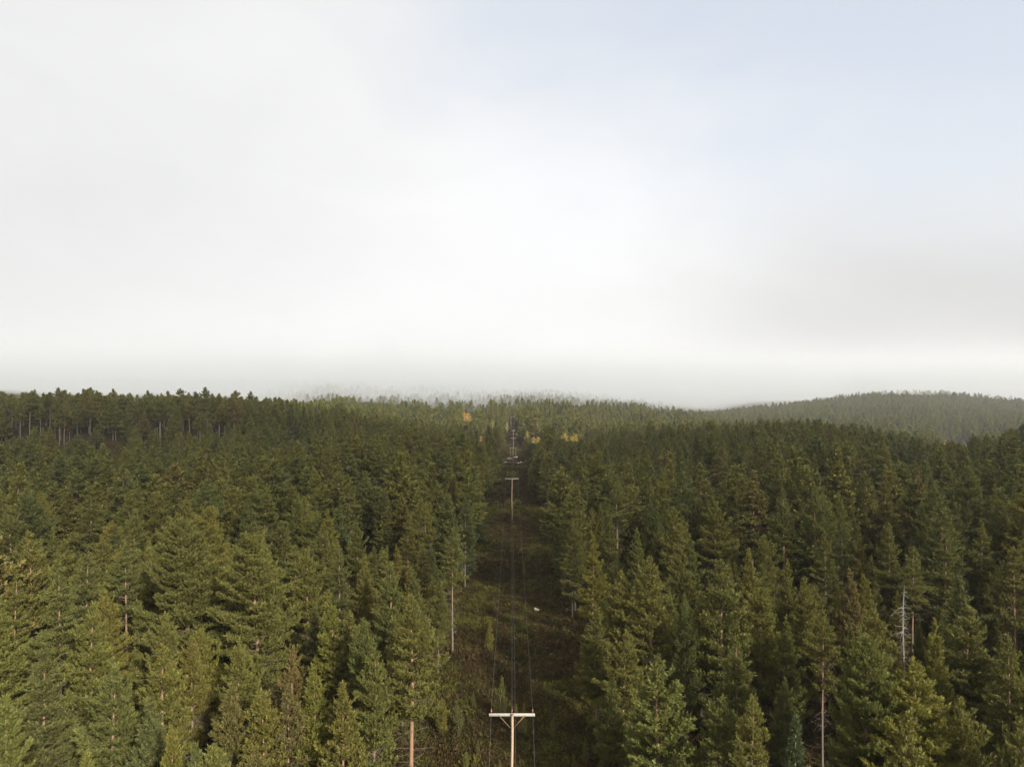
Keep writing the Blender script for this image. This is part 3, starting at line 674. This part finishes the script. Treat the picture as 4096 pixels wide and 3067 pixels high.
# ------------------------------------------------------------------ birches
def birch(seed, H, Rm, leaf, n=900, cb=.25, bark='birchbark'):
    r = np.random.default_rng(seed); T = Tubes(); zs = np.linspace(-.3, H * .95, 9)
    T.add(np.stack([.2 * np.sin(zs * .5), .15 * np.cos(zs * .6) - .15, zs], 1), np.linspace(.14, .02, 9) * H / 12, 7)
    cl = []
    for k in range(26):
        z = H * (cb + (1 - cb) * r.uniform(0, .97)); h = (z / H - cb) / (1 - cb); a = r.uniform(0, 6.28); L = Rm * (math.sin(math.pi * (.15 + .8 * h))) * r.uniform(.5, 1.1)
        p0 = np.array([0, 0, z - L * .6]); p1 = np.array([math.cos(a) * L, math.sin(a) * L, z + L * .3]); T.add(np.stack([p0, (p0 + p1) / 2 + [0, 0, .1], p1]), [.03, .02, .008], 4, cap=False)
        for q in range(n // 26): cl.append(p0 + (p1 - p0) * r.uniform(.35, 1.05) + r.normal(size=3) * Rm * .16)
    P = np.array(cl); D = r.normal(size=P.shape) + [0, 0, -.2]
    V, F = brush(P, D, np.full(len(P), .28), 4, .16, r, 1.2, .8)
    return T.build('birch_trunk', M[bark]), mesh_np('birch_crown', V, F, [M[leaf]], tint=np.repeat(r.uniform(0, 1, len(P)), 8), brown=np.repeat(np.where(r.random(len(P)) < .2, r.uniform(.2, .8, len(P)), 0), 8))
BM = {c: [birch(40 + i * 3 + k, 12, 2.2, c) for k in range(2)] for i, c in enumerate(('gold', 'orange', 'lime'))}
def birch_obj(px, py, D, H, c, wf, label, v=0):
    x_ = xy_of(px, D); zt = CAMZ - (py - 1533.5) / F_ * D; zg = gz(x_, D); H = max(5.0, min(17, zt - zg)); tm, cm = BM[c][v]
    o = link('birch_tree', None, None, (x_, D, zg), label=label, category='birch tree', group='autumn birches among the pines')
    s = H / 12; wf *= 1.3; o.scale = (s * wf, s * wf, s); o.rotation_euler = (0, 0, px); link('crown', cm, o); link('trunk', tm, o); return o
for a in BIRCHES: birch_obj(*a)

# ------------------------------------------------------------------ rocks, snag, saplings, stake
def rock_mesh(seed, flat=.55):
    r = np.random.default_rng(seed); import bmesh
    b = bmesh.new(); bmesh.ops.create_icosphere(b, subdivisions=3, radius=1)
    V = np.array([v.co for v in b.verts]); k = r.normal(size=(7, 3)); k = norm(k)
    for q in k: dd = V @ q; V = V - np.clip(dd - r.uniform(.45, .75), 0, 1)[:, None] * q
    V *= 1 + .06 * np.sin(V @ r.normal(size=3) * 7)[:, None]; V[:, 2] *= flat
    for v, c in zip(b.verts, V): v.co = c
    me = bpy.data.meshes.new('rock'); b.to_mesh(me); b.free(); me.materials.append(M['rock']); return me
RM = [rock_mesh(i, f) for i, f in enumerate((.6, .5, .4, .25))]
def floor_at(px, py):
    v = (py - 1533.5) / F_; u_ = (px - 2048) / F_; D = 30.
    while D < 900 and CAMZ - v * D > gz(u_ * D, D): D += 1 if D < 250 else 4
    return u_ * D, D
def rock(px, py, wpx, label, v=0, hs=1.0, sink=.25):
    x_, D = floor_at(px, py); w_ = wpx / F_ * D / 2
    o = link('boulder', RM[v], None, (x_, D, gz(x_, D) + w_ * .1), label=label, category='rock', group='pale rocks in the clearing')
    o.scale = (w_, w_ * .8, w_ * hs); o.rotation_euler = (0, 0, px * .7); return o
for a in [
 (1865, 2434, 26, 'pale boulder in the mossy ground at the left of the clearing', 0), (1982, 2488, 34, 'grey mossy boulder left of the middle wires', 1),
 (2145, 2440, 34, 'grey flat boulder under the right wire', 1), (1915, 2500, 26, 'small low stone below the pale boulder', 2), (2028, 2506, 26, 'small pale stone beside the middle wires', 2),
 (2278, 2535, 30, 'leaning grey stone at the right edge of the clearing', 1), (2088, 2630, 30, 'flat grey stone just right of the middle wires', 2), (2205, 2632, 30, 'low reddish-grey stone right of the right wire', 2),
 (1930, 2800, 20, 'small pale stone left of the near pole arm', 1), (1842, 2372, 18, 'small stone by the slim trunks at the left of the clearing', 0),
 (2004, 1884, 18, 'small pale stone in the dark heather left of the three-legged frame', 1), (2136, 2540, 18, 'tiny stone beside the right wire', 1),
]: rock(*a)
for (px, py, wpx, label, v, D) in [
 (2088, 1862, 34, 'long pale rock slab to the right of the three-legged frame', 2, 352), (2076, 1856, 18, 'pale rock slab just behind the right leg of the frame', 2, 362),
 (2028, 1850, 22, 'pale rounded outcrop left of the three-legged frame', 1, 366), (2058, 1834, 26, 'flat pale rock ledge seen between the frame legs', 3, 392),
 (2040, 1828, 20, 'tilted pale rock face behind the left frame leg', 1, 398), (2066, 1815, 20, 'small yellowish outcrop behind the right frame leg', 1, 410), (2054, 1805, 16, 'upper pale outcrop between the frame legs', 1, 430),
 (2068, 1779, 10, 'single pale stone above the frame arm, right', 1, 455),
 (3830, 1782, 40, 'long pale rock slab in the rocky opening on the far right', 2, 640), (3862, 1786, 30, 'low pale rock right of the long slab on the far right', 2, 645), (3784, 1750, 12, 'small pale rock above the left orange birch', 1, 660),
 (3903, 1784, 16, 'small pale stone beside the right orange birch', 1, 648),
 (195, 1724, 22, 'flat pale rock on the slope below the tall trunks far left', 2, 300), (172, 1738, 26, 'lower flat rock on the slope far left', 3, 296), (555, 1700, 14, 'small pale stone among the trunks of the left ridge', 1, 312)]:
    x_ = xy_of(px, D); w_ = wpx / F_ * D / 2; o = link('rock_outcrop', RM[v], None, (x_, D, gz(x_, D) + w_ * .12), label=label, category='rock', group='far rock outcrops')
    w_ *= 1.35; o.scale = (w_, w_ * 1.1, w_ * (1.0 if v < 3 else .9)); o.rotation_euler = (0, 0, px)
# grey snag
def snag():
    px, py = 3607, 2339; H = 13.5; x_, D = place_tip(px, py, H); r = np.random.default_rng(5); zg = gz(x_, D)
    o = link('dead_tree', None, None, (x_, D, zg), label='bare silver-grey dead pine with broken crooked branches, right foreground', category='dead tree')
    zs = np.linspace(-.3, H, 14); T = Tubes(); ax = np.stack([.12 * np.sin(zs * .5) + .02 * zs, .1 * np.cos(zs * .4), zs], 1); T.add(ax, .17 * (1 - zs / H * .93) ** .8 + .01, 9); link('trunk', T.build('snag_trunk', M['snag']), o)
    B = Tubes()
    for k in range(46):
        z = r.uniform(4.5, H * .97); a = r.choice([0, math.pi]) + r.normal() * .9; L = np.interp(z, [4.5, 8, 11, H], [1.5, 1.6, 1.0, .35]) * r.uniform(.35, 1.1); p = np.array([np.interp(z, zs, ax[:, i]) for i in range(3)])
        dr = np.array([math.cos(a), math.sin(a), r.uniform(-.1, .35)]); t = np.linspace(0, 1, 6)[:, None]
        pts = p + dr * L * t + np.array([0, 0, -.55]) * L * t * t + np.cumsum(r.normal(size=(6, 3)) * .05 * L, 0) * t; B.add(pts, np.linspace(.035 * min(1, L) + .01, .008, 6), 4)
        for q in range(3):
            i = r.integers(2, 5); dd = norm(dr + r.normal(size=3) * .8); B.add(np.stack([pts[i], pts[i] + dd * L * .2, pts[i] + dd * L * .35 + [0, 0, .04]]), [.015, .01, .005], 3)
    link('branches', B.build('snag_branches', M['snag']), o)
snag()
# saplings standing in the clearing
SAP = []
for i in range(3): SAP.append(tree_parts('sapling', conifer(300 + i, H=4, cb=.12, Rm=.85, prof='cone', ws=.24, nb=5, p_lo=25, p_hi=60, curve=.25, dens=26, slen=.24, K=9, wid=.06, trunk_r=.04, missing=.05), M['pine'], M['pinebark']))
for i, (px, py, H, lab, tint) in enumerate([
 (2002, 2719, 4.6, 'young pine between the left and middle wires just above the near pole arm', G0), (1958, 2485, 4.2, 'yellowish young pine in the middle of the clearing left of the wires', YEL),
 (2097, 2251, 2.6, 'small dark young pine right of the middle wire up the clearing', DRK), (1832, 2808, 3.4, 'young pine left of the near pole arm', G0), (1894, 2766, 1.8, 'little young pine above left of the near pole arm', G0),
 (1770, 2800, 3.8, 'slim young pine at the left rim of the clearing near the bottom', OLV), (2091, 2823, 3.2, 'leafy young pine behind the right half of the near cross arm', OLV), (2065, 2816, 1.6, 'tiny young pine close to the near pole top', YEL),
 (2342, 2958, 2.2, 'small bright young pine near the bottom right of the clearing', G0), (2296, 3020, 1.8, 'little young pine by the bottom edge right of the near pole', G0), (1912, 2960, 1.6, 'low young pine below the left end of the near arm', G0),
 (1864, 3010, 2.0, 'small young pine at the bottom edge left of the near pole', OLV), (2210, 2870, 2.2, 'thin young pine right of the near pole arm', G0), (2000, 3040, 1.6, 'young pine tip at the bottom edge next to the near pole shaft', G0),
 (1975, 2390, 2.4, 'small dark young pine beside the left wire', DRK), (2030, 2235, 2.2, 'small young pine at the middle wire far up the clearing', DRK), (2140, 2590, 1.6, 'tiny young pine beside the right wire', G0),
 (1990, 2015, 2.6, 'dark young pine left of the second pole foot', DRK), (2120, 2330, 1.8, 'tiny dark young pine right of the wires', DRK)]):
    x_, D = place_tip(px, py, H, 30); g = SAP[i % 3]; s = H / 4
    o = link('pine_sapling', None, None, (x_, D, gz(x_, D)), label=lab, category='sapling', group='young pines in the clearing'); o.scale = (s, s, s); o.rotation_euler = (0, 0, i)
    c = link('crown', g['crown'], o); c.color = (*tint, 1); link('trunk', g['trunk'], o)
# pale marker stake
x_, D = floor_at(2278, 2696); T = Tubes(); T.add([[0, 0, -.2], [.01, 0, .45], [.02, 0, .62]], [.06, .055, .05], 8)
link('marker_stake', T.build('marker_stake', M['white']), None, (x_, D, gz(x_, D)), label='short pale wooden stake at the right edge of the clearing', category='stake')

# ------------------------------------------------------------------ heather, bilberry and moss on the floor (stuff)
def tuftmesh(seed, n, L, spread, m, K=5, w_=.09, flat=.5):
    r = np.random.default_rng(seed); a = r.uniform(0, 6.28, n); q = np.sqrt(r.random(n)) * spread
    P = np.stack([np.cos(a) * q, np.sin(a) * q, (1 - (q / spread) ** 2) * spread * flat * r.uniform(.4, 1, n)], 1)
    D = np.stack([np.cos(a) * q / spread, np.sin(a) * q / spread, np.full(n, .9)], 1) + r.normal(size=(n, 3)) * .3
    V, F = brush(P, D, np.full(n, L) * r.uniform(.6, 1.3, n), K, w_, r, .9)
    return mesh_np('tuft', V, F, [m], tint=np.repeat(r.uniform(0, 1, n), K * 2), brown=np.repeat(np.where(r.random(n) < .08, r.uniform(.2, .8, n), 0), K * 2))
TM = [tuftmesh(1, 40, .28, .5, M['heather']), tuftmesh(2, 60, .24, .7, M['heather']), tuftmesh(3, 30, .36, .4, M['heather']), tuftmesh(4, 55, .22, .6, M['moss'], flat=.7)]
p1 = np.stack([rng.uniform(-11, 11, 9500), 50 + 150 * rng.random(9500) ** 1.3], 1)
p2 = np.stack([rng.uniform(-60, 60, 9000), rng.uniform(45, 105, 9000)], 1); p3 = np.stack([rng.uniform(-9, 10, 2500), rng.uniform(200, 640, 2500)], 1)
PP = np.concatenate([p1, p2, p3]); n = len(PP); zz = ground_z(PP[:, 0], PP[:, 1])
s = rng.uniform(.5, 1.5, n) * np.where(np.arange(n) >= 18500, 1.8, 1) * np.where(rng.random(n) < .07, 1.8, 1)
mossy = rng.random(n) < np.clip(.10 + .35 * vnoise(PP[:, 0], PP[:, 1], 14, 3) + np.where(PP[:, 0] < -4, .15, 0), 0.02, .8)
gn_scatter('heather', np.stack([PP[:, 0], PP[:, 1], zz - .05], 1), rng.uniform(0, 6.28, n), np.stack([s, s, s * rng.uniform(.6, 1.2, n)], 1), np.where(mossy, 3, rng.integers(0, 3, n)), TM,
           kind='stuff', label='brown heather, bilberry and moss covering the clearing floor', category='ground cover')

# ------------------------------------------------------------------ haze and fog
def vol_mat(name, dens, col, aniso):
    m, n, o = mat(name); v = n.n('ShaderNodeVolumePrincipled'); v.inputs['Color'].default_value = (*col, 1); v.inputs['Density'].default_value = dens
    v.inputs['Anisotropy'].default_value = aniso; n.l(v.outputs[0], o.inputs['Volume']); return m
hz = boxes('haze', [((0, 2300, 60), (10200, 6200, 320))], vol_mat('haze_air', .00009, (.95, .96, 1.0), .2))
link('haze', hz, kind='stuff', label='thin pale haze lying over the whole forest', category='haze')
# the low cloud that swallows the far hills: a closed lumpy body, its lower front edge lying along EDGE (u, distance, height against the camera)
EDGE = [(-1.3, 560, -11), (-.6, 560, -12), (-.4, 620, -15), (-.25, 690, -21), (-.1, 700, -25.5), (0, 715, -27.5), (.1, 770, -30.5), (.2, 850, -34), (.3, 920, -37), (.4, 1080, -30), (.5, 1190, -24), (.58, 1190, -21.5), (.68, 1200, -25), (.8, 1190, -30), (1.3, 1190, -30)]
def fog_mat(name, dens):
    m, n, o = mat(name); v = n.n('ShaderNodeVolumePrincipled'); v.inputs['Color'].default_value = (.505, .53, .57, 1); v.inputs['Anisotropy'].default_value = 0
    t = n.n('ShaderNodeNewGeometry'); g = n.n('ShaderNodeSeparateXYZ'); n.l(t.outputs['Position'], g.inputs[0])
    fall = n.m('EXPONENT', n.m('MULTIPLY', n.m('MAXIMUM', n.m('SUBTRACT', g.outputs[2], 22), 0), -1 / 32))      # thins out upward
    mp = n.n('ShaderNodeMapping'); n.l(t.outputs['Position'], mp.inputs[0]); mp.inputs['Scale'].default_value = (1, 1, 3)
    w_ = n.noise(mp.outputs[0], .0045, 3, .55, .6)
    n.l(n.m('MULTIPLY', n.m('MULTIPLY', fall, n.m('ADD', .7, n.m('MULTIPLY', n.sm(w_, .3, .7), .8))), dens), v.inputs['Density'])
    n.l(v.outputs[0], o.inputs['Volume']); return m
def fog_body(name, dz, dD, top, dens, lean):
    eu = np.array(EDGE); us = np.linspace(-1.25, 1.25, 90); De = np.interp(us, eu[:, 0], eu[:, 1]) + dD; Ze = np.interp(us, eu[:, 0], eu[:, 2]) + dz + CAMZ
    De = De + 30 * np.sin(us * 17 + dD) + 18 * np.sin(us * 41 + 2 * dD); Ze = Ze + 2.4 * np.sin(us * 23 + dD) + .8 * np.sin(us * 57)
    rows = []
    for k in (0, .02, .06, .15, .4, 1): D = De + k * (4300 - De); rows.append(np.stack([us * D, D, Ze - 2 * np.sin(k * 9 + us * 12) * min(1, k * 8)], 1))   # under side
    for k in (1, .62, .42, .26, .14, .05):
        D = De + k * (4300 - De); f = min(1, (k * (4300 - 900)) / lean) ** .8
        rows.append(np.stack([us * D, D, Ze + (top + CAMZ - Ze) * f + 3 * np.sin(k * 20 + us * 9 + dD) * f], 1))
    A = np.array(rows); nr, nu = A.shape[:2]; V = A.reshape(-1, 3); F = []
    for i in range(nr):
        i2 = (i + 1) % nr
        for j in range(nu - 1): F.append([i * nu + j, i * nu + j + 1, i2 * nu + j + 1, i2 * nu + j])
    me = bpy.data.meshes.new(name); F += [[i * nu for i in range(nr)], [i * nu + nu - 1 for i in range(nr)][::-1]]
    me.from_pydata(V.tolist(), [], F); me.materials.append(fog_mat(name, dens)); me.update()
    import bmesh
    b = bmesh.new(); b.from_mesh(me); bmesh.ops.recalc_face_normals(b, faces=b.faces[:]); b.to_mesh(me); b.free(); return me
link('fog_bank', fog_body('fog_bank', 0, 0, 178, .0075, 900), kind='stuff', label='low white cloud swallowing the tops of the far hills', category='fog')
def mist_body():
    V = []; us = np.linspace(-1.2, 1.2, 40)
    D0 = 470 + 25 * np.sin(us * 9); zt = CAMZ - 4 + 3 * np.sin(us * 13)
    prof = [(0, -75, 1), (0.0, 0, .0), (350, 0, 1), (3800, 0, 1), (3800, -75, 1)]
    rows = [np.stack([us * D0, D0, np.full(40, CAMZ - 75.)], 1), np.stack([us * D0, D0, zt - 34], 1), np.stack([us * (D0 + 420), D0 + 420, zt], 1), np.stack([us * 4200, np.full(40, 4200.), zt], 1), np.stack([us * 4200, np.full(40, 4200.), np.full(40, CAMZ - 140.)], 1), np.stack([us * 900, np.full(40, 900.), np.full(40, CAMZ - 75.)], 1)]
    nr = len(rows); F = [[i * 40 + j, i * 40 + j + 1, (i + 1) % nr * 40 + j + 1, (i + 1) % nr * 40 + j] for i in range(nr) for j in range(39)] + [[i * 40 for i in range(nr)], [i * 40 + 39 for i in range(nr)][::-1]]
    me = bpy.data.meshes.new('thin_mist'); me.from_pydata(np.concatenate(rows).tolist(), [], F); me.materials.append(vol_mat('mist_air', .00008, (.84, .86, .87), 0)); me.update()
    import bmesh
    b = bmesh.new(); b.from_mesh(me); bmesh.ops.recalc_face_normals(b, faces=b.faces[:]); b.to_mesh(me); b.free(); return me
link('thin_mist', mist_body(), kind='stuff', label='thin mist lying in the valley among the far trees', category='mist')
# unseen cloud added behind the viewpoint only to shade the middle of the forest
def shade_cloud_mesh():
    import bmesh
    b = bmesh.new(); bmesh.ops.create_icosphere(b, subdivisions=5, radius=1)
    V = np.array([v.co for v in b.verts]); r = np.random.default_rng(3)
    for k in range(9):
        q = norm(r.normal(size=3)); V = V * (1 + .16 / (1 + k * .25) * np.sin(V @ q * (3 + k * 1.5) + r.uniform(0, 6)))[:, None]
    V[:, 2] = np.sign(V[:, 2]) * np.abs(V[:, 2]) ** .55
    for v, c in zip(b.verts, V): v.co = c
    me = bpy.data.meshes.new('shade_cloud'); b.to_mesh(me); b.free(); me.materials.append(vol_mat('shade_cloud_vapour', .0105, (.95, .95, .95), .3)); return me
sx_, sy_ = math.sin(R(SUN_AZ)) / math.tan(R(SUN_EL)), math.cos(R(SUN_AZ)) / math.tan(R(SUN_EL))
lc = link('shade_cloud', shade_cloud_mesh(), None, (0 + 330 * sx_, 226 + 330 * sy_, 350), kind='stuff', label='unseen low cloud added behind the viewpoint to shade the middle forest', category='cloud')
lc.scale = (400, 165, 34)
